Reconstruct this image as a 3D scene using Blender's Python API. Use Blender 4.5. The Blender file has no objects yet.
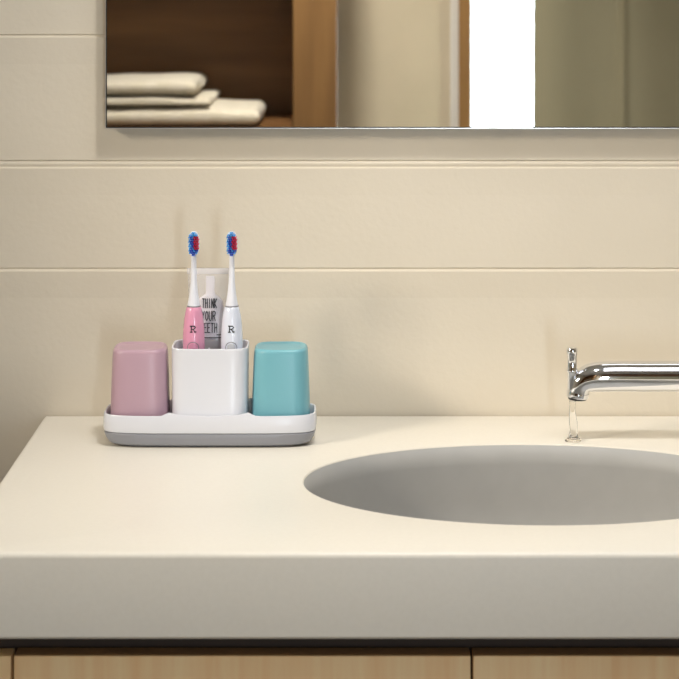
import bpy, bmesh, math, random
from mathutils import Vector, Matrix
random.seed(7)
S = bpy.context.scene
C = S.collection
PI = math.pi
F = 1872.0            # focal length in pixels of the 679 px frame
CT = 0.85             # counter top height
CZ = 1.33             # camera height
WY = 2.067            # tiled wall face

# ------------------------------------------------------------------ camera
cam = bpy.data.cameras.new('camera'); co = bpy.data.objects.new('camera', cam); C.objects.link(co)
co.location = (0, 0, CZ); co.rotation_euler = (PI/2, 0, 0)
cam.sensor_width = 36; cam.lens = 36*F/679; cam.shift_y = -359.5/679
cam.clip_start = 0.05
cam.dof.use_dof = True; cam.dof.focus_distance = 1.93; cam.dof.aperture_fstop = 13
S.camera = co
# ------------------------------------------------------------------ world, lights, exposure
w = bpy.data.worlds.new('world'); S.world = w; w.use_nodes = True
w.node_tree.nodes['Background'].inputs[0].default_value = (0.93, 0.97, 1.0, 1)
w.node_tree.nodes['Background'].inputs[1].default_value = 1.15
S.view_settings.view_transform = 'Standard'; S.view_settings.look = 'None'
S.view_settings.gamma = 1; S.view_settings.exposure = -0.07; S.view_settings.use_curve_mapping = False

def area(name, loc, target, sx, sy, power, col, disk=False):
    l = bpy.data.lights.new(name, 'AREA'); l.energy = power; l.color = col
    l.shape = 'DISK' if disk else 'RECTANGLE'; l.size = sx; l.size_y = sy
    o = bpy.data.objects.new(name, l); C.objects.link(o); o.location = loc
    d = Vector(target) - Vector(loc); o.rotation_euler = d.to_track_quat('-Z', 'Y').to_euler()
    return o
area('added_key_lamp', (.10, 1.43, 2.10), (.10, 1.55, 0), .13, .13, 8.3, (1, .97, .92), True)  # unseen lamp, added to cast the shadow below the mirror
area('shelf_fill_lamp', (-0.1, .05, 2.555), (-0.15, -.75, .9), .12, .12, 6.8, (1, .95, .86), True).data.spread = math.radians(75)  # added lamp, brightens the shelf and front wall in the reflection
area('overhead_fill_lamp', (0.75, 1.15, 2.555), (0.75, 1.15, 0), .9, .9, 9.5, (.98, .98, 1))  # added soft overhead fill, out of view
area('added_left_lamp', (-1.43, .92, 1.74), (.22, 2.0, .95), .32, .32, 1.2, (1, .88, .72)).data.spread = math.radians(34)  # added lamp from the left, throws the holder's shadow to the right
area('front_window_daylight', (.62, -1.12, .95), (.5, 1.6, 1.15), .5, .9, 46, (.76, .88, 1))

# ------------------------------------------------------------------ materials
def mat(name, col, rough=.5, metal=0, **kw):
    m = bpy.data.materials.new(name); m.use_nodes = True
    b = m.node_tree.nodes['Principled BSDF']
    b.inputs['Base Color'].default_value = (*col, 1); b.inputs['Roughness'].default_value = rough
    b.inputs['Metallic'].default_value = metal
    for k, v in kw.items(): b.inputs[k.replace('_', ' ')].default_value = v
    return m
def nodes(m): return m.node_tree.nodes, m.node_tree.links, m.node_tree.nodes['Principled BSDF']
def add_noise(m, scale, c1, c2, stretch=(1, 1, 1), detail=4, bump=0, bscale=None, lo=.35, hi=.65, dist=.001):
    n, l, b = nodes(m)
    tc = n.new('ShaderNodeTexCoord'); mp = n.new('ShaderNodeMapping'); mp.inputs['Scale'].default_value = stretch
    l.new(tc.outputs['Object'], mp.inputs[0])
    nz = n.new('ShaderNodeTexNoise'); nz.inputs['Scale'].default_value = scale; nz.inputs['Detail'].default_value = detail
    l.new(mp.outputs[0], nz.inputs['Vector'])
    r = n.new('ShaderNodeValToRGB'); r.color_ramp.elements[0].position = lo; r.color_ramp.elements[1].position = hi
    r.color_ramp.elements[0].color = (*c1, 1); r.color_ramp.elements[1].color = (*c2, 1)
    l.new(nz.outputs[0], r.inputs[0]); l.new(r.outputs[0], b.inputs['Base Color'])
    if bump:
        n2 = n.new('ShaderNodeTexNoise'); n2.inputs['Scale'].default_value = bscale or scale; n2.inputs['Detail'].default_value = 2
        l.new(mp.outputs[0], n2.inputs['Vector'])
        bp = n.new('ShaderNodeBump'); bp.inputs['Strength'].default_value = bump; bp.inputs['Distance'].default_value = dist
        l.new(n2.outputs[0], bp.inputs['Height']); l.new(bp.outputs[0], b.inputs['Normal'])
    return m
M = {}
M['wall'] = add_noise(mat('cream_wall_panel', (.7, .64, .53), .42), 6, (.715, .65, .535), (.745, .68, .565), bump=.2, bscale=160, dist=.0012)
M['plaster'] = add_noise(mat('beige_plaster', (.62, .54, .40), .8), 4, (.60, .53, .40), (.66, .58, .44), bump=.2, bscale=90)
M['ceiling'] = add_noise(mat('ceiling_paint', (.8, .78, .74), .9), 5, (.78, .76, .72), (.82, .80, .76))
M['floor'] = add_noise(mat('dark_floor_tile', (.12, .09, .07), .5), 5, (.10, .075, .055), (.15, .11, .08))
M['counter'] = add_noise(mat('cream_solid_surface', (.86, .82, .73), .38), 220, (.835, .795, .705), (.85, .81, .72), detail=2)
M['basin'] = add_noise(mat('grey_glazed_basin', (.40, .395, .38), .5), 30, (.43, .428, .415), (.45, .448, .435))
M['chrome'] = mat('polished_chrome', (.86, .87, .9), .06, 1)
M['dark_chrome'] = mat('dark_aerator', (.05, .05, .05), .3, .6)
M['mirror'] = mat('mirror_glass', (.93, .93, .91), .0, 1)
M['frame'] = mat('brushed_mirror_frame', (.80, .76, .70), .3, 1)
M['backing'] = mat('black_mirror_edge', (.015, .012, .01), .4)
M['white'] = mat('white_gloss_plastic', (.74, .76, .83), .25)
M['greyp'] = mat('grey_plastic', (.29, .30, .34), .35)
M['pinkc'] = mat('dusty_pink_plastic', (.50, .335, .41), .33)
M['tealc'] = mat('soft_teal_plastic', (.18, .45, .53), .33)
M['pinkb'] = mat('pink_gloss_plastic', (.74, .33, .49), .18, Coat_Weight=.5)
M['whiteb'] = mat('bluish_white_plastic', (.74, .79, .92), .18, Coat_Weight=.5)
M['neck'] = mat('white_brush_plastic', (.80, .82, .90), .15)
M['ring'] = mat('grey_ring', (.22, .22, .24), .35)
M['button_pink'] = mat('pink_button', (.62, .26, .40), .3)
M['button_grey'] = mat('grey_button', (.55, .57, .62), .3)
M['ink'] = mat('black_ink', (.012, .012, .014), .5)
M['blue'] = mat('blue_bristle', (.015, .09, .62), .5)
M['cyan'] = mat('light_blue_bristle', (.05, .36, .80), .5)
M['red'] = mat('red_bristle', (.62, .01, .07), .5)
M['clear'] = mat('clear_tube_plastic', (.86, .86, .9), .12, Alpha=.28)
M['crimp'] = mat('clear_crimp_plastic', (.84, .83, .87), .15, Alpha=.55)
M['paste'] = mat('white_paste', (.78, .75, .80), .35)
M['pasteg'] = mat('grey_label_band', (.42, .43, .44), .4)
M['water'] = mat('running_water', (1, 1, 1), .02, Transmission_Weight=1.0, IOR=1.33)
M['gap'] = mat('dark_carcass', (.05, .032, .02), .7)
M['glass'] = mat('window_glass', (1, 1, 1), .0, Alpha=.12)
M['curtain'] = add_noise(mat('sage_curtain_linen', (.42, .40, .28), .85), 3, (.46, .43, .29), (.48, .45, .31), bump=.05, bscale=300)
M['towel'] = add_noise(mat('cream_terry', (.78, .70, .55), .95, Sheen_Weight=.4), 25, (.82, .74, .58), (.88, .80, .66), bump=1.0, bscale=420, dist=.003)
M['lamp'] = mat('lamp_diffuser', (.9, .9, .88), .4)
def wood(name, c1, c2, axis, rough=.45, scale=6, st=14):
    st3 = [st, st, st]; st3[axis] = .7
    return add_noise(mat(name, c1, rough), scale, c1, c2, tuple(st3), detail=8, lo=.3, hi=.7, bump=.15, bscale=scale*2)
M['oak'] = wood('light_oak_veneer', (.93, .61, .31), (1, .77, .45), 2)
M['walnut'] = wood('dark_walnut_panel', (.13, .058, .017), (.23, .11, .036), 0, .5, 2.2, 6)
M['post'] = wood('honey_wood', (.20, .098, .03), (.29, .152, .05), 2, .5, 3, 9)

# ------------------------------------------------------------------ helpers
def link(name, bm, m, parent=None, smooth=False, loc=None):
    me = bpy.data.meshes.new(name)
    bmesh.ops.recalc_face_normals(bm, faces=bm.faces[:])
    bm.to_mesh(me); bm.free()
    for mm in (m if isinstance(m, (list, tuple)) else [m]): me.materials.append(mm)
    if smooth:
        me.polygons.foreach_set('use_smooth', [True]*len(me.polygons))
        try: me.set_sharp_from_angle(angle=math.radians(40))
        except Exception: pass
    o = bpy.data.objects.new(name, me); C.objects.link(o)
    if parent: o.parent = parent
    if loc: o.location = loc
    return o
def tag(o, label, cat, group=None, kind=None):
    o['label'] = label; o['category'] = cat
    if group: o['group'] = group
    if kind: o['kind'] = kind
    return o
def thing(name, loc, label, cat, group=None):
    o = bpy.data.objects.new(name, None); C.objects.link(o); o.location = loc; o.empty_display_size = .05
    return tag(o, label, cat, group)
def struct(o): o['kind'] = 'structure'; return o
def box(bm, x0, x1, y0, y1, z0, z1, bev=0, seg=2):
    vs = [bm.verts.new((x, y, z)) for z in (z0, z1) for y in (y0, y1) for x in (x0, x1)]
    fs = [bm.faces.new([vs[i] for i in f]) for f in ((0,2,3,1),(4,5,7,6),(0,1,5,4),(2,6,7,3),(0,4,6,2),(1,3,7,5))]
    if bev:
        es = list({e for f in fs for e in f.edges})
        bmesh.ops.bevel(bm, geom=es, offset=bev, segments=seg, affect='EDGES', profile=.5)
def boxes(*bs, bev=0):
    bm = bmesh.new()
    for b in bs: box(bm, *b, bev=bev)
    return bm
def loft(bm, loops, cap0=True, cap1=True):
    rows = [[bm.verts.new(p) for p in L] for L in loops]
    n = len(rows[0])
    for a, b in zip(rows, rows[1:]):
        for i in range(n): bm.faces.new((a[i], a[(i+1) % n], b[(i+1) % n], b[i]))
    if cap0: bm.faces.new(rows[0][::-1])
    if cap1: bm.faces.new(rows[-1])
    return rows
def sup(hw, hd, z, e=3.5, n=72, cx=0, cy=0):
    L = []
    for i in range(n):
        t = 2*PI*i/n; c, s = math.cos(t), math.sin(t)
        L.append((cx+hw*math.copysign(abs(c)**(2/e), c), cy+hd*math.copysign(abs(s)**(2/e), s), z))
    return L
def lathe(bm, prof, cx=0, cy=0, n=32):
    return loft(bm, [[(cx+r*math.cos(2*PI*i/n), cy+r*math.sin(2*PI*i/n), z) for i in range(n)] for r, z in prof])
def tube(bm, pts, n=28):
    """pts: (Vector, radius) swept in an XZ plane"""
    loops = []
    for k, (p, r) in enumerate(pts):
        a = pts[max(k-1, 0)][0]; b = pts[min(k+1, len(pts)-1)][0]
        t = (b-a).normalized(); u = Vector((0, 1, 0)); v = t.cross(u).normalized()
        loops.append([p + r*(math.cos(2*PI*i/n)*u + math.sin(2*PI*i/n)*v) for i in range(n)])
    return loft(bm, loops)
def X(px, Y): return (px-339.5)*Y/F
def Z(py, Y): return CZ-(py+20)*Y/F

# stroke lettering
GL = {'T': [[(0,1),(1,1)],[(.5,1),(.45,0)]], 'H': [[(.05,1),(0,0)],[(.95,1),(1,0)],[(0,.5),(1,.55)]], 'I': [[(.5,1),(.5,0)]],
 'N': [[(0,0),(.05,1),(.95,0),(1,1)]], 'K': [[(0,1),(0,0)],[(1,1),(0,.45),(1,0)]], 'Y': [[(0,1),(.5,.5),(1,1)],[(.5,.5),(.5,0)]],
 'O': [[(.5,1),(.1,.8),(0,.5),(.1,.2),(.5,0),(.9,.2),(1,.5),(.9,.8),(.5,1)]], 'U': [[(0,1),(0,.25),(.3,0),(.7,0),(1,.25),(1,1)]],
 'R': [[(0,0),(0,1),(.7,1),(1,.8),(.75,.52),(0,.5)],[(.4,.5),(1,0)]], 'E': [[(1,1),(0,1),(0,0),(1,0)],[(0,.52),(.8,.52)]]}
def strokes(bm, polys, surf, x0, z0, w_, h_, th, lift=.0003):
    """each stroke is a ribbon that follows the surface y = surf(x, z)"""
    for P in polys:
        for (ax, az), (bx, bz) in zip(P, P[1:]):
            a = Vector((x0+ax*w_, z0+az*h_)); b = Vector((x0+bx*w_, z0+bz*h_)); d = b-a
            if d.length < 1e-7: continue
            u = d.normalized(); nrm = Vector((-u.y, u.x))*th/2; a = a-u*th/2.6; b = b+u*th/2.6
            k = 4; rows = []
            for i in range(k+1):
                c = a.lerp(b, i/k); row = []
                for s in (-1, 1):
                    q = c+nrm*s; row.append((q.x, q.y))
                rows.append(row)
            fr = [[bm.verts.new((q[0], surf(*q)-lift, q[1])) for q in r] for r in rows]
            bk = [[bm.verts.new((q[0], surf(*q)+.0002, q[1])) for q in r] for r in rows]
            for i in range(k):
                bm.faces.new((fr[i][0], fr[i][1], fr[i+1][1], fr[i+1][0]))
                bm.faces.new((fr[i][0], fr[i+1][0], bk[i+1][0], bk[i][0])); bm.faces.new((fr[i][1], bk[i][1], bk[i+1][1], fr[i+1][1]))
            bm.faces.new((fr[0][0], bk[0][0], bk[0][1], fr[0][1])); bm.faces.new((fr[k][0], fr[k][1], bk[k][1], bk[k][0]))

# ================================================================== SETTING
XL, XR, YF, HC = -1.35, 1.60, -.97, 2.6
struct(link('floor', boxes((XL-.1, XR+.1, YF-.1, WY+.1, -.05, 0)), M['floor']))
struct(link('ceiling', boxes((XL-.1, XR+.1, YF-.1, WY+.1, HC, HC+.05)), M['ceiling']))
# panelled wall behind the basin: profile of boards with chamfered top edges, run along x
def board_wall():
    prof = []     # (y, z) from bottom to top
    joints = [(z, big) for z, big in ((.30, 0), (.55, 0), (Z(270.5, WY), 0), (Z(168, WY), 1), (Z(37, WY), 0), (1.47, 0), (1.64, 0), (1.80, 0), (2.0, 0), (2.2, 0), (2.4, 0))]
    prof.append((WY, 0))
    for z, big in joints:
        if big: prof += [(WY-.0003, z-.03), (WY-.0014, z-.0010), (WY-.0012, z-.0002), (WY+.0006, z+.0014), (WY-.0002, z+.0040), (WY+.0002, z+.0060), (WY+.0016, z+.0080), (WY+.0014, z+.0084), (WY, z+.0088)]
        else:   prof += [(WY-.0005, z-.03), (WY-.0022, z-.0008), (WY-.0018, z), (WY+.0012, z+.0020), (WY+.0014, z+.0027), (WY, z+.0031)]
    prof.append((WY, HC))
    bm = bmesh.new(); xs = (XL, XR)
    F_ = [[bm.verts.new((x, y, z)) for x in xs] for y, z in prof]
    B_ = [[bm.verts.new((x, WY+.1, z)) for x in xs] for y, z in prof]
    for i in range(len(prof)-1):
        bm.faces.new((F_[i][0], F_[i][1], F_[i+1][1], F_[i+1][0])); bm.faces.new((B_[i][0], B_[i+1][0], B_[i+1][1], B_[i][1]))
        for s in (0, 1): bm.faces.new((F_[i][s], B_[i][s], B_[i+1][s], F_[i+1][s]))
    bm.faces.new((F_[0][0], F_[0][1], B_[0][1], B_[0][0])); bm.faces.new((F_[-1][0], F_[-1][1], B_[-1][1], B_[-1][0]))
    return bm
wb = struct(link('wall_back', board_wall(), M['wall'], smooth=True))
for p in wb.data.polygons: p.use_smooth = False
struct(link('wall_right', boxes((XR, XR+.1, YF-.1, WY+.1, 0, HC)), M['plaster']))
# left wall; its unseen high window is added for the left lamp
wy0, wy1, wz0, wz1 = .64, 1.20, 1.46, 2.04
struct(link('wall_left', boxes((XL-.06, XL, YF-.1, wy0, 0, HC), (XL-.06, XL, wy1, WY+.1, 0, HC), (XL-.06, XL, wy0, wy1, 0, wz0), (XL-.06, XL, wy0, wy1, wz1, HC)), M['plaster']))
w2 = struct(link('added_window', boxes((XL-.05, XL-.01, wy0, wy0+.03, wz0, wz1), (XL-.05, XL-.01, wy1-.03, wy1, wz0, wz1), (XL-.05, XL-.01, wy0+.03, wy1-.03, wz0, wz0+.03), (XL-.05, XL-.01, wy0+.03, wy1-.03, wz1-.03, wz1)), M['post']))
# front wall (behind the camera, seen in the mirror) with a tall window opening
fx0, fx1, fz0, fz1 = X(472, 4.99), 1.02, .25, 2.25
struct(link('wall_front', boxes((XL, fx0, YF-.1, YF, 0, HC), (fx1, XR, YF-.1, YF, 0, HC), (fx0, fx1, YF-.1, YF, 0, fz0), (fx0, fx1, YF-.1, YF, fz1, HC)), M['plaster']))
fw = .032
w1 = struct(link('window_1', boxes((fx0-fw, fx0, YF, YF+.02, fz0-.03, fz1+.03), (fx1, fx1+.03, YF, YF+.02, fz0-.03, fz1+.03), (fx0, fx1, YF, YF+.02, fz1, fz1+.03), (fx0, fx1, YF, YF+.035, fz0-.03, fz0)), M['post']))
link('window_pane', boxes((fx0, fx1, YF-.06, YF-.055, fz0, fz1)), M['glass'], w1)
link('window_pane', boxes((XL-.035, XL-.03, wy0+.03, wy1-.03, wz0+.03, wz1-.03)), M['glass'], w2)
struct(link('trim_1', boxes((fx0-fw-.022, fx0-fw, YF, YF+.012, 0, fz1+.03)), M['ceiling']))

# ================================================================== COUNTER
ecx, ecy, ea, eb = .188, 1.7936, .2225, .1445
cx0, cx1, cy0, cy1 = X(45, 2.067), .95, 1.567, WY-.0035
cth = .0722
def counter_mesh():
    bm = bmesh.new(); N = 160
    ang = sorted([2*PI*i/N for i in range(N)] + [math.atan2(y-ecy, x-ecx) % (2*PI) for x in (cx0, cx1) for y in (cy0, cy1)])
    def rect(t, ins):
        c, s = math.cos(t), math.sin(t); k = 1e9
        if c > 1e-9: k = min(k, (cx1-ecx)/c)
        if c < -1e-9: k = min(k, (cx0-ecx)/c)
        if s > 1e-9: k = min(k, (cy1-ecy)/s)
        if s < -1e-9: k = min(k, (cy0-ecy)/s)
        x, y = ecx+k*c, ecy+k*s
        return (min(max(x, cx0+ins), cx1-ins), min(max(y, cy0+ins), cy1-ins))
    def ell(t, d):
        c, s = math.cos(t), math.sin(t)
        k = 1/math.sqrt((c/(ea+d))**2+(s/(eb+d))**2); return (ecx+k*c, ecy+k*s)
    b = .0022; bot = CT-cth
    loops = [[(*ell(t, 0), bot) for t in ang], [(*ell(t, 0), CT-.0012) for t in ang], [(*ell(t, .0006), CT-.0003) for t in ang], [(*ell(t, .0016), CT) for t in ang],
             [(*rect(t, b*2), CT) for t in ang], [(*rect(t, b), CT-.0003) for t in ang], [(*rect(t, .0003), CT-b) for t in ang], [(*rect(t, 0), CT-b*2) for t in ang],
             [(*rect(t, 0), bot+b) for t in ang], [(*rect(t, b), bot) for t in ang]]
    rows = loft(bm, loops, False, False); n = len(ang)
    for i in range(n): bm.faces.new((rows[-1][i], rows[-1][(i+1) % n], rows[0][(i+1) % n], rows[0][i]))
    return bm
tag(link('countertop', counter_mesh(), M['counter'], smooth=True), 'thick cream stone vanity countertop with an oval basin cut-out', 'countertop')
# basin bowl
bm = bmesh.new(); NB = 96; loops = []
prof = [(1.0, 0.0), (1.0, .02), (.995, .06), (.97, .09), (.89, .113), (.72, .125), (.45, .132), (.12, .135)]
for s, d in [(1.035, .0722+.006), (1.035, .0722)][:0] + [(p[0], p[1]) for p in prof]:
    loops.append([(ecx+(ea-.0004)*s*math.cos(2*PI*i/NB), ecy+(eb-.0004)*s*math.sin(2*PI*i/NB), CT-.0014-d) for i in range(NB)])
out = [[(ecx+((x-ecx)*.985), ecy+((y-ecy)*.985), z) for x, y, z in loops[0]]]
rows = loft(bm, loops, False, True)
sink = thing('sink_basin', (0, 0, 0), 'oval grey undermount sink basin set into the cream countertop', 'sink')
sb = link('bowl', bm, M['basin'], sink, smooth=True)
md = sb.modifiers.new('thick', 'SOLIDIFY'); md.thickness = .0003; md.offset = 0
bm = bmesh.new(); lathe(bm, [(.020, CT-.1362), (.020, CT-.1330), (.016, CT-.1322), (.004, CT-.1335)], ecx, ecy)
link('drain', bm, M['chrome'], sink, smooth=True)

# ================================================================== VANITY CABINET
van = thing('vanity_cabinet', (0, 0, 0), 'light oak vanity cabinet with vertical grain doors under the countertop', 'cabinet')
yd = 1.580; dt = .020; zt = Z(656.5, yd); zb = .12
s0, s1, s2, s3 = X(12.5, yd), X(472, yd), X(472, yd)+.393, cx1
bot = CT-cth
link('carcass', boxes((cx0, cx0+.018, 1.605, WY-.006, zb, bot-.0005), (s2, s2+.018, 1.605, WY-.006, zb, bot-.16), (s3-.018, s3, 1.605, WY-.006, zb, bot-.0005), (cx0+.018, s3-.018, 1.603, 1.618, bot-.06, bot-.0005), (cx0+.018, s3-.018, 1.603, WY-.006, zb, zb+.018), (cx0+.018, s3-.018, WY-.012, WY-.006, zb+.018, bot-.07)), M['gap'], van)
link('end_panel', boxes((cx0, s0-.0015, yd, yd+dt, zb, zt), bev=.0006), M['oak'], van)
bandm = mat('brown_top_strip', (.42, .26, .13), .6)
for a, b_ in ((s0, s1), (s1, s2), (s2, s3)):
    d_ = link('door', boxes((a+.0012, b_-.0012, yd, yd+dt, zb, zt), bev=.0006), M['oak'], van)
    eb_ = link('top_strip', boxes((a+.0014, b_-.0014, yd+.0012, yd+dt-.0002, zt-.0003, zt+.0004)), bandm, d_)  # thin darker strip laid on top of each door
    eb_['label'] = 'dark brown strip along the top of the door'
link('plinth', boxes((cx0+.02, s3-.02, 1.65, WY-.02, 0, zb)), M['gap'], van)

# ================================================================== MIRROR
my = 2.045; mz0 = Z(128.6, my); mx0 = X(105.2, my); mx1, mz1 = .95, 2.05
mir = thing('wall_mirror', (0, 0, 0), 'large rectangular wall mirror with thin metal edge above the countertop', 'mirror')
link('mirror_back', boxes((mx0+.012, mx1-.012, my+.003, WY-.003, mz0+.012, mz1-.012)), M['backing'], mir)
t1, t2 = .0008, .0019
def ring(x0, x1, z0, z1, t, y0, y1):
    return boxes((x0, x0+t, y0, y1, z0, z1), (x1-t, x1, y0, y1, z0, z1), (x0+t, x1-t, y0, y1, z0, z0+t), (x0+t, x1-t, y0, y1, z1-t, z1))
link('frame', ring(mx0, mx1, mz0, mz1, t1, my-.001, WY-.009), M['frame'], mir)
bm = ring(mx0+t1, mx1-t1, mz0+t1, mz1-t1, .0010, my, my+.003)
link('edge_seal', bm, M['backing'], mir)
link('mirror_glass', boxes((mx0+t2, mx1-t2, my+.0004, my+.003, mz0+t2, mz1-t2)), M['mirror'], mir)

# ================================================================== TOOTHBRUSH HOLDER
HX, HY = X(210, 1.94), 1.951
hold = thing('toothbrush_holder', (HX, HY, CT), 'white and grey plastic toothbrush holder with a tall centre compartment on the countertop', 'toothbrush holder')
hw, hd = .1098, .0350
bm = bmesh.new()
loft(bm, [sup(hw-.018, hd-.010, 0, 5), sup(hw-.0175, hd-.0096, .0016, 5), sup(hw-.010, hd-.0045, .0020, 5), sup(hw-.005, hd-.0022, .0040, 5), sup(hw-.002, hd-.0015, .0085, 5), sup(hw-.0002, hd-.0003, .0140, 5), sup(hw-.0008, hd-.0008, .0150, 5)])
link('drip_tray', bm, M['greyp'], hold, smooth=True)
bm = bmesh.new()
loops = [sup(hw-.002, hd-.002, .0150, 5, 144), sup(hw-.0002, hd-.0002, .0158, 5, 144), sup(hw+.0006, hd+.0003, .020, 5, 144), sup(hw, hd, .0320, 5, 144), sup(hw-.0006, hd-.0006, .0332, 5, 144), sup(hw-.0018, hd-.0018, .0332, 5, 144), sup(hw-.0026, hd-.0024, .0320, 5, 144), sup(hw-.0030, hd-.0028, .0200, 5, 144), sup(hw-.02, hd-.012, .0196, 5, 144)]
loft(bm, loops)
for v in bm.verts:
    if v.co.z > .031: v.co.z += .0045*math.exp(-((abs(v.co.x)-.038)/.0065)**2)*(1 if abs(v.co.y) > .02 else 0)
link('tray_rim', bm, M['white'], hold, smooth=True)
bx_, bd_ = .0397, .0283
bm = bmesh.new(); E = 5
loft(bm, [sup(bx_-.0005, bd_+.0045, .0196, E), sup(bx_-.0006, bd_+.0045, .0300, E), sup(bx_-.0008, bd_+.0030, .0360, E), sup(bx_-.0006, bd_+.0008, .045, E), sup(bx_, bd_, .0988, E), sup(bx_+.0002, bd_, .1000, E), sup(bx_-.0002, bd_-.0004, .1007, E), sup(bx_-.0012, bd_-.0012, .1008, E), sup(bx_-.0020, bd_-.0018, .1000, E), sup(bx_-.0022, bd_-.0020, .094, E), sup(bx_-.0030, bd_-.0026, .023, E), sup(bx_-.008, bd_-.006, .0222, E)])
link('brush_compartment', bm, M['white'], hold, smooth=True)
link('divider', boxes((-.0006, .0006, -.0260, -.0232, .030, .1016), bev=.0002), M['white'], hold)

# upturned cups
def cup(name, px, m, label):
    t = thing(name, (px, HY+.0005, CT+.0200), label, 'cup', 'upturned cups in the toothbrush holder')
    bm = bmesh.new(); e = 3.6
    H = .0789
    loft(bm, [sup(.0285, .0262, .0, e), sup(.0300, .0277, .0, e), sup(.0304, .0281, .0010, e), sup(.0302, .0279, .010, e), sup(.0292, .0268, .045, e), sup(.0282, .0256, .069, e), sup(.0277, .0251, .0748, e), sup(.0272, .0246, .0770, e), sup(.0262, .0236, .0783, e), sup(.0250, .0225, H, e), sup(.0240, .0215, H, e), sup(.0225, .0200, H-.0010, e), sup(.0190, .0165, H-.0014, e), sup(.008, .007, H-.0015, e)], cap0=False)
    rows_in = [sup(.0285, .0262, .0, e), sup(.0268, .0244, .045, e), sup(.0250, .0226, .073, e)]
    loft(bm, rows_in, False, True)
    bmesh.ops.remove_doubles(bm, verts=bm.verts[:], dist=1e-6)
    link('cup_body', bm, m, t, smooth=True)
    return t
cup('rinsing_cup', HX-.0733, M['pinkc'], 'dusty pink plastic cup standing upside down in the left of the holder')
cup('rinsing_cup', HX+.0733, M['tealc'], 'soft teal plastic cup standing upside down in the right of the holder')

# electric toothbrushes
def brush(xc, body, label, btn, ringm):
    yc = 1.9400
    t = thing('electric_toothbrush', (xc, yc, CT+.0228), label, 'toothbrush', 'electric toothbrushes in the holder')
    o = .0228
    prof = [(.0070, 0), (.0100, .0012), (.0110, .004), (.0112, .04), (.0114, .075-.0), (.0112, .090), (.0106, .1005), (.0095, .1095), (.0082, .1155), (.0074, .1186), (.0070, .1190)]
    bm = bmesh.new(); lathe(bm, prof, n=48)
    b = link('handle', bm, M[body], t, smooth=True)
    def rad(z):
        for (r0, z0), (r1, z1) in zip(prof, prof[1:]):
            if z0 <= z <= z1: return r0+(r1-r0)*(z-z0)/max(z1-z0, 1e-9)
        return .0112
    surf = lambda x, z: -math.sqrt(max(rad(z)**2-x*x, 1e-8))
    bm = bmesh.new(); lathe(bm, [(.0071, .1188), (.0073, .1192), (.0073, .1198), (.0068, .1202)], n=40)
    link('collar_ring', bm, M['ring'], t, smooth=True)
    bm = bmesh.new(); z1 = .1202
    lathe(bm, [(.0066, z1), (.0065, z1+.0015), (.0054, z1+.0065), (.0043, z1+.0140), (.0034, z1+.024), (.0030, z1+.034), (.0028, z1+.044), (.0027, z1+.0530), (.0020, z1+.0560)], n=32)
    # head plate
    zc = .1838
    def oval(hw_, hh, y):
        L = []
        for i in range(40):
            a = 2*PI*i/40; c, s = math.cos(a), math.sin(a)
            L.append((1.08*hw_*math.copysign(abs(c)**.8, c), y, zc+hh*math.copysign(abs(s)**.85, s)))
        return L
    loft(bm, [oval(.0040, .0112, .0032), oval(.0052, .0126, .0022), oval(.0056, .0131, .0005), oval(.0056, .0131, -.0012), oval(.0052, .0126, -.0020)])
    bh = link('brush_head', bm, M['neck'], t, smooth=True)
    cols = {'blue': bmesh.new(), 'cyan': bmesh.new(), 'red': bmesh.new()}
    for r in range(11):
        zz = zc-.0108+r*.0228/10; lim = .0049 if 2 <= r <= 8 else (.0035 if r in (1, 9) else .0020)
        for c in range(6):
            xx = -.0040+c*.0088/5 + (.0004 if r % 2 else -.0004)
            if abs(xx) > lim+.0004: continue
            k = 'red' if (xx > .0006 and 3 <= r <= 8 and c >= 3) else ('cyan' if (c == 0 or (r >= 9) or (c+r) % 5 == 0) else 'blue')
            ln = .0086 if (c+r) % 2 else .0076
            loft(cols[k], [[(xx+q*math.cos(2*PI*i/8), y, zz+q*math.sin(2*PI*i/8)) for i in range(8)] for q, y in ((.00070, -.0018), (.00082, -.0018-ln*.9), (.00055, -.0018-ln))])
    for k, lab in (('blue', 'dark blue bristles'), ('cyan', 'light blue bristles'), ('red', 'red bristles')):
        q = link('bristles', cols[k], M[k], bh, smooth=True); q['label'] = lab
    # emblem and button
    bm = bmesh.new()
    Rg = [[(.12, 0), (.12, 1)], [(-.1, 1), (.75, 1), (1, .78), (.72, .5), (.12, .5)], [(.45, .5), (1, 0)], [(-.1, 0), (.32, 0)], [(.85, 0), (1.15, .05)]]
    strokes(bm, Rg, surf, -.0024, .0942, .0048, .0062, .0010)
    link('emblem', bm, M['ink'], b)
    zb_ = Z(347.6, 1.93)-CT-o
    circ = [[(.5+.5*math.cos(2*PI*i/28), .5+.5*math.sin(2*PI*i/28)) for i in range(29)]]
    bm = bmesh.new()
    strokes(bm, circ, surf, -.0058, zb_-.0058, .0116, .0116, .0006)
    rg = link('button_ring', bm, M[ringm], b)
    bm = bmesh.new(); vc = []
    rr = [0.0005, .0020, .0036, .0042]
    for q in rr: vc.append([bm.verts.new((q*math.cos(2*PI*i/24), surf(q*math.cos(2*PI*i/24), zb_+q*math.sin(2*PI*i/24))-.0005, zb_+q*math.sin(2*PI*i/24))) for i in range(24)])
    vc.append([bm.verts.new((.0044*math.cos(2*PI*i/24), surf(.0044*math.cos(2*PI*i/24), zb_+.0044*math.sin(2*PI*i/24))+.0003, zb_+.0044*math.sin(2*PI*i/24))) for i in range(24)])
    for a, b2 in zip(vc, vc[1:]):
        for i in range(24): bm.faces.new((a[i], a[(i+1) % 24], b2[(i+1) % 24], b2[i]))
    bm.faces.new(vc[0])
    link('power_button', bm, M[btn], b, smooth=True)
    return t
brush(X(193.8, 1.94), 'pinkb', 'electric toothbrush with a pink handle and white neck standing in the holder', 'button_pink', 'ring')
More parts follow.
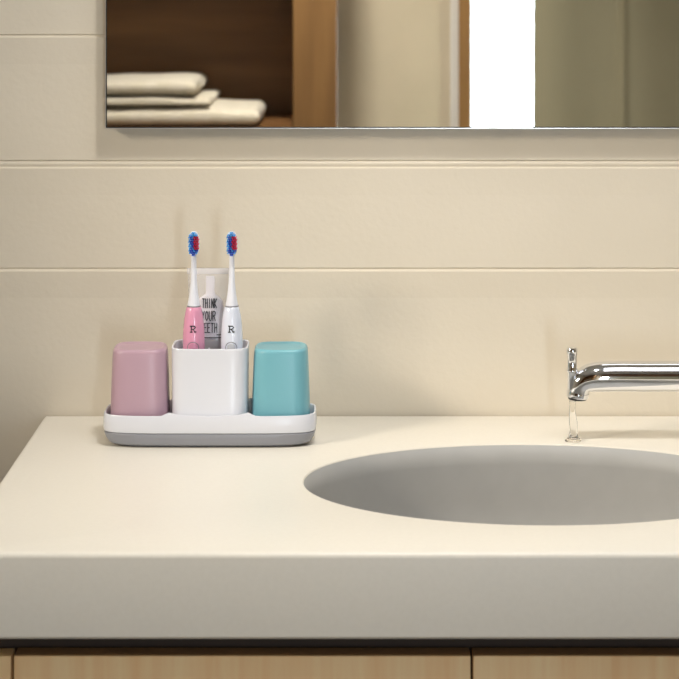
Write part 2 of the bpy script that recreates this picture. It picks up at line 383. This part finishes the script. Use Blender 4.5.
brush(X(231.8, 1.94), 'whiteb', 'all white electric toothbrush standing in the holder beside the pink one', 'button_grey', 'ring')

# toothpaste tube, crimped end up
TY = 1.9655; tx = X(209.8, TY)
tb = thing('toothpaste_tube', (tx, TY, CT+.0228), 'clear crimped toothpaste tube with black hand lettering standing behind the two toothbrushes', 'tube')
zt0 = CT+.0228
ztop = Z(268, TY)-zt0; zcr = Z(274, TY)-zt0
def hwz(z): return .0185+(.0232-.0185)*max(0, min(1, (z-.02)/(zcr-.02)))
def thz(z):
    k = max(0, min(1, (z-.02)/(zcr-.02))); return .0095*(1-k)**.8+.0007
def el(z, f=1.0, n=48, hwf=1.0): return [(hwz(z)*f*hwf*math.cos(2*PI*i/n), thz(z)*f*math.sin(2*PI*i/n), z) for i in range(n)]
bm = bmesh.new(); loft(bm, [el(.02+(zcr-.02)*i/16) for i in range(17)])
tbb = link('tube_body', bm, M['clear'], tb, smooth=True)
bm = bmesh.new(); lathe(bm, [(.0090, 0), (.0095, .001), (.0092, .014), (.0070, .0145), (.0070, .0165), (.016, .0195), (.0165, .0200)], n=40)
c_ = link('cap', bm, M['white'], tb, smooth=True)
for v in c_.data.vertices: v.co.y *= .92 if v.co.z < .017 else .55
link('crimp', boxes((-.0238, .0238, -.0006, .0006, zcr, ztop), bev=.0004), M['crimp'], tb)
bm = bmesh.new()
zp = Z(297, TY)-zt0; zq = Z(276, TY)-zt0; N0 = 48
def pl(z, hw_, f=.86): return [(hw_*math.cos(2*PI*i/N0)+.0004, thz(z)*f*math.sin(2*PI*i/N0), z) for i in range(N0)]
loft(bm, [pl(.021, .0150), pl(.05, .0158), pl(zp-.012, .0150), pl(zp-.004, .0135), pl(zp, .0100), pl(zp+.003, .0052), pl(zp+.006, .0045, .7), pl(zq-.004, .0047, .6), pl(zq, .0044, .4)])
link('paste', bm, M['paste'], tb, smooth=True)
tsurf = lambda x, z: -thz(z)*math.sqrt(max(1-(x/hwz(z))**2, .001))
bm = bmesh.new()
for word, y0, y1, xa, xb in (('THINK', 299.2, 308.0, 202.2, 217.3), ('YOUR', 311.5, 320.6, 201.8, 216.2), ('TEETH', 323.4, 332.4, 200.6, 217.8)):
    n = len(word); pitch = (xb-xa)/n*1.02
    ws = [1]*n
    for i, ch in enumerate(word):
        x0_ = X(xa+i*pitch, TY-.006)-tx; w_ = pitch*.66*(TY/F)
        strokes(bm, GL[ch], tsurf, x0_, Z(y1, TY-.006)-zt0, w_, (y1-y0)*(TY/F), .00080, .0005)
link('lettering', bm, M['ink'], tbb)
bm = bmesh.new()
strokes(bm, [[(0, 0), (.33, 0), (.66, 0), (1, 0)]], tsurf, X(203, TY)-tx, Z(336.6, TY)-zt0, X(221.5, TY)-X(203, TY), 1, .0009, .0006)
strokes(bm, [[(0, 0), (1, 0)]], tsurf, X(217.2, TY)-tx, Z(333.8, TY)-zt0, X(221, TY)-X(217.2, TY), 1, .0008, .0006)
link('label_line', bm, M['ink'], tbb)
bm = bmesh.new()
zb1, zb2 = Z(338.8, TY)-zt0, Z(350, TY)-zt0
def strip(z, off): return [(-.0118+.0236*i/20, tsurf(-.0118+.0236*i/20, z)-off, z) for i in range(21)]
A = [[bm.verts.new(p) for p in strip(z, .0005)] for z in (zb1, zb2)]; B = [[bm.verts.new(p) for p in strip(z, -.0001)] for z in (zb1, zb2)]
for i in range(20):
    bm.faces.new((A[0][i], A[0][i+1], A[1][i+1], A[1][i])); bm.faces.new((B[0][i+1], B[0][i], B[1][i], B[1][i+1]))
    bm.faces.new((A[0][i], B[0][i], B[0][i+1], A[0][i+1])); bm.faces.new((A[1][i], A[1][i+1], B[1][i+1], B[1][i]))
for j in (0, 20): bm.faces.new((A[0][j], A[1][j], B[1][j], B[0][j]))
link('label_band', bm, M['pasteg'], tbb)

# ================================================================== FAUCET
FY = 1.948; PX = FY/F
fau = thing('faucet', (X(812, FY), FY, CT), 'polished chrome basin faucet with a long horizontal spout over the sink edge', 'faucet')
fx, fy_, fz_ = fau.location
def fp(px, py, r): return (Vector((X(px, FY)-fx, 0, Z(py, FY)-fz_)), r*PX)
bm = bmesh.new()
pts = [fp(812, 376.2, 15.2), fp(740, 376.2, 15.2), fp(680, 376.3, 15.2), fp(640, 376.3, 15.1), fp(620, 376.2, 15.1), fp(608, 376.3, 15.0), fp(598, 376.8, 14.8), fp(590, 378.0, 14.2), fp(584, 380.6, 13.1), fp(580, 384.2, 12.1), fp(578.2, 388.5, 11.3), fp(577.8, 392.5, 10.9)]
tube(bm, pts, 40)
link('spout', bm, M['chrome'], fau, smooth=True)
bm = bmesh.new(); tube(bm, [fp(577.9, 392.0, 11.0), fp(577.7, 392.8, 11.3), fp(577.5, 396.6, 11.0), fp(577.4, 397.4, 10.3)], 32)
link('outlet_ring', bm, M['chrome'], fau, smooth=True)
bm = bmesh.new(); tube(bm, [fp(577.4, 396.6, 9.8), fp(577.3, 399.2, 9.0)], 32)
link('aerator', bm, M['dark_chrome'], fau, smooth=True)
bm = bmesh.new(); kx = X(571.6, FY)-fx
def kz(py): return Z(py, FY)-fz_
lathe(bm, [(4.6*PX, kz(388)), (4.8*PX, kz(372)), (5.3*PX, kz(371)), (5.3*PX, kz(368.5)), (4.8*PX, kz(367.5)), (4.9*PX, kz(355)), (5.3*PX, kz(354)), (5.6*PX, kz(351)), (5.6*PX, kz(348.5)), (4.8*PX, kz(347)), (1*PX, kz(346.6))], kx, -.004, 28)
link('diverter_knob', bm, M['chrome'], fau, smooth=True)
bm = bmesh.new(); lathe(bm, [(.030, 0), (.030, .004), (.026, .006), (.0245, .010), (.0235, .095), (.022, .103), (.016, .108), (.004, .110)], n=40)
link('body', bm, M['chrome'], fau, smooth=True)
bm = bmesh.new(); tube(bm, [(Vector((0, 0, .108)), .005), (Vector((.01, 0, .122)), .0045), (Vector((.06, 0, .150)), .004)], 16)
link('lever', bm, M['chrome'], fau, smooth=True)
# running water
bm = bmesh.new(); wx = X(573, FY); zb0 = CT+.0001
rz = [(.0078, zb0), (.0086, zb0+.0010), (.0070, zb0+.0028), (.0046, zb0+.0055), (.0040, zb0+.012), (.0043, zb0+.020), (.0036, zb0+.028), (.0029, zb0+.034), (.0034, zb0+.040), (.0036, Z(401, FY))]
loft(bm, [[(wx+r*math.cos(2*PI*i/28)+.0008*math.sin((z-CT)*140), FY+r*math.sin(2*PI*i/28)*.8, z) for i in range(28)] for r, z in rz])
tag(link('water_stream', bm, M['water'], smooth=True), 'thin clear stream of water falling from the chrome spout to the basin edge', 'water')

# ================================================================== THINGS SEEN IN THE MIRROR, THEN UNSEEN ADDED ONES
VM = 2*my
def rY(Zv): return VM-Zv          # virtual distance to the real y
def rX(px, Zv): return (px-339.5)*Zv/F
def rZ(py, Zv): return CZ-(py+20)*Zv/F
Zs = 4.60; yf = rY(Zs); shz = rZ(128.2, Zs)
un = thing('shelf_unit', (0, 0, 0), 'tall open wooden shelf unit holding folded towels, seen in the mirror', 'shelf unit')
ux0, ux1 = -1.30, rX(293, Zs); pxr = rX(337, Zs); yb = YF+.004
link('side_panel', boxes((ux1, pxr, yb, yf, 0, 2.3), bev=.002), M['post'], un)
link('side_panel', boxes((ux0, ux0+.04, yb, yf, 0, 2.3), bev=.002), M['post'], un)
link('back_panel', boxes((ux0+.04, ux1, yb, yb+.012, 0, 2.3)), M['walnut'], un)
for z in (.08, shz-.36, shz, 1.62, 2.0, 2.3):
    link('shelf', boxes((ux0+.04, ux1, yb+.012, yf-.004, z-.028, z), bev=.001), M['walnut'], un)
def towel(xr, xl, z0, h, label, sd):
    bm = bmesh.new(); rnd = random.Random(sd); nx, nn = 26, 36; loops = []
    yc = (yb+.03+yf-.02)/2; hdp = (yf-.02-yb-.03)/2
    ph = rnd.random()*6
    R = h*.5
    xs = [xl+(xr-R-xl)*k/nx for k in range(nx+1)] + [xr-R+R*math.sin(PI/2*k/10) for k in range(1, 11)]
    for x in xs:
        e = min(1, max(0, (xr-x)/R)); f = max((1-(1-e)**2.2)**(1/2.2), .22)
        wav = .0035*math.sin(x*17+ph)+.002*math.sin(x*41+ph*2)
        L = []
        for i in range(nn):
            a = 2*PI*i/nn; c, s = math.cos(a), math.sin(a)
            yy = yc+hdp*(.97+.03*f)*math.copysign(abs(c)**.35, c); zz = (h/2)*f*math.copysign(abs(s)**.55, s)
            top = wav*.5 if s > 0 else 0
            L.append((x, yy, z0+h/2+zz+top*f))
        loops.append(L)
    loft(bm, loops)
    t = thing('folded_towel', ((xl+xr)/2, yc, z0), label, 'towel', 'folded towels on the shelf')
    for v in bm.verts: v.co -= Vector(((xl+xr)/2, yc, z0))
    link('towel_body', bm, M['towel'], t, smooth=True)
Zt = 4.66
towel(rX(260.5, Zt), -.80, shz+.0005, .048, 'thick cream folded towel at the bottom of the stack in the mirror', 3)
towel(rX(211, Zt), -.78, shz+.0508, .0235, 'thin cream folded towel in the middle of the stack in the mirror', 5)
towel(rX(197.5, Zt), -.77, shz+.0770, .041, 'cream folded towel on top of the stack in the mirror', 9)
# curtain
bm = bmesh.new(); xa, xb_ = rX(533, 4.94), 1.25; yc = rY(4.94); nx = 140
def cy_(x): return yc+.007*math.sin((x-xa)*2*PI/.23)+.012*math.exp(-((x-rX(623, 4.94))/.010)**2)
R1 = []
for z in [.12+i*(2.32-.12)/12 for i in range(13)]:
    R1.append([bm.verts.new((xa+(xb_-xa)*i/nx, cy_(xa+(xb_-xa)*i/nx), z)) for i in range(nx+1)])
for a, b2 in zip(R1, R1[1:]):
    for i in range(nx): bm.faces.new((a[i], a[i+1], b2[i+1], b2[i]))
cu = thing('curtain', (0, 0, 0), 'sage green hanging curtain beside the bright window, seen in the mirror', 'curtain')
cc = link('curtain_fabric', bm, M['curtain'], cu, smooth=True)
md = cc.modifiers.new('thick', 'SOLIDIFY'); md.thickness = .002
bm = bmesh.new(); loft(bm, [[(x, yc+.012*math.cos(2*PI*i/16), 2.335+.012*math.sin(2*PI*i/16)) for i in range(16)] for x in (.2, 1.3)])
link('curtain_rod', bm, M['frame'], cu, smooth=True)
for xb1 in (.215, 1.27): link('rod_bracket', boxes((xb1, xb1+.02, YF, yc, 2.33, 2.345)), M['frame'], cu)
# unseen brown blind, added to give the chrome spout a dark reflected band
rb = thing('added_blind', (0, 0, 0), 'added unseen dark brown blind half lowered in front of the window opposite the mirror', 'blind')
link('blind_fabric', boxes((.30, 1.30, -.802, -.799, 1.42, 2.36)), M['walnut'], rb)
link('bottom_bar', boxes((.30, 1.30, -.806, -.795, 1.40, 1.42)), M['post'], rb)
bm = bmesh.new(); loft(bm, [[(x, -.80+.022*math.cos(2*PI*i/20), 2.38+.022*math.sin(2*PI*i/20)) for i in range(20)] for x in (.29, 1.31)])
link('roller', bm, M['post'], rb, smooth=True)
for xb1 in (.272, 1.31): link('roller_bracket', boxes((xb1, xb1+.018, YF, -.775, 2.355, 2.405)), M['frame'], rb)
# unseen fixtures added to hold the added lamps
for lx, ly, lab in ((-.1, .05, 'added unseen round downlight above the front of the wooden shelf unit'),):
    t = thing('added_downlight', (lx, ly, HC), lab, 'ceiling light')
    bm = bmesh.new(); n = 40
    loft(bm, [[(r*math.cos(2*PI*i/n), r*math.sin(2*PI*i/n), z) for i in range(n)] for r, z in ((.076, 0), (.090, 0), (.090, -.040), (.076, -.040), (.076, 0))], False, False)
    link('rim', bm, M['lamp'], t, smooth=True)
t = thing('added_panel_light', (.75, 1.15, HC), 'added unseen square fill light panel in the middle of the room', 'ceiling light')
link('rim', boxes((-.47, -.455, -.47, .47, -.048, 0), (.455, .47, -.47, .47, -.048, 0), (-.455, .455, -.47, -.455, -.048, 0), (-.455, .455, .455, .47, -.048, 0)), M['lamp'], t)
t = thing('added_pendant', (.10, 1.43, HC), 'added unseen cream pendant light hanging from the ceiling above the countertop', 'pendant light')
bm = bmesh.new(); lathe(bm, [(.045, 0), (.045, -.02), (.004, -.024)], n=32)
link('ceiling_rose', bm, M['lamp'], t, smooth=True)
bm = bmesh.new(); lathe(bm, [(.003, -.022), (.003, -.40)], n=10)
link('cable', bm, M['dark_chrome'], t, smooth=True)
bm = bmesh.new(); n = 40
loft(bm, [[(q*math.cos(2*PI*i/n), q*math.sin(2*PI*i/n), z) for i in range(n)] for q, z in ((.004, -.40), (.030, -.402), (.034, -.42), (.072, -.475), (.075, -.53), (.072, -.53), (.068, -.478), (.030, -.424))], True, True)
link('lamp_shade', bm, M['lamp'], t, smooth=True)
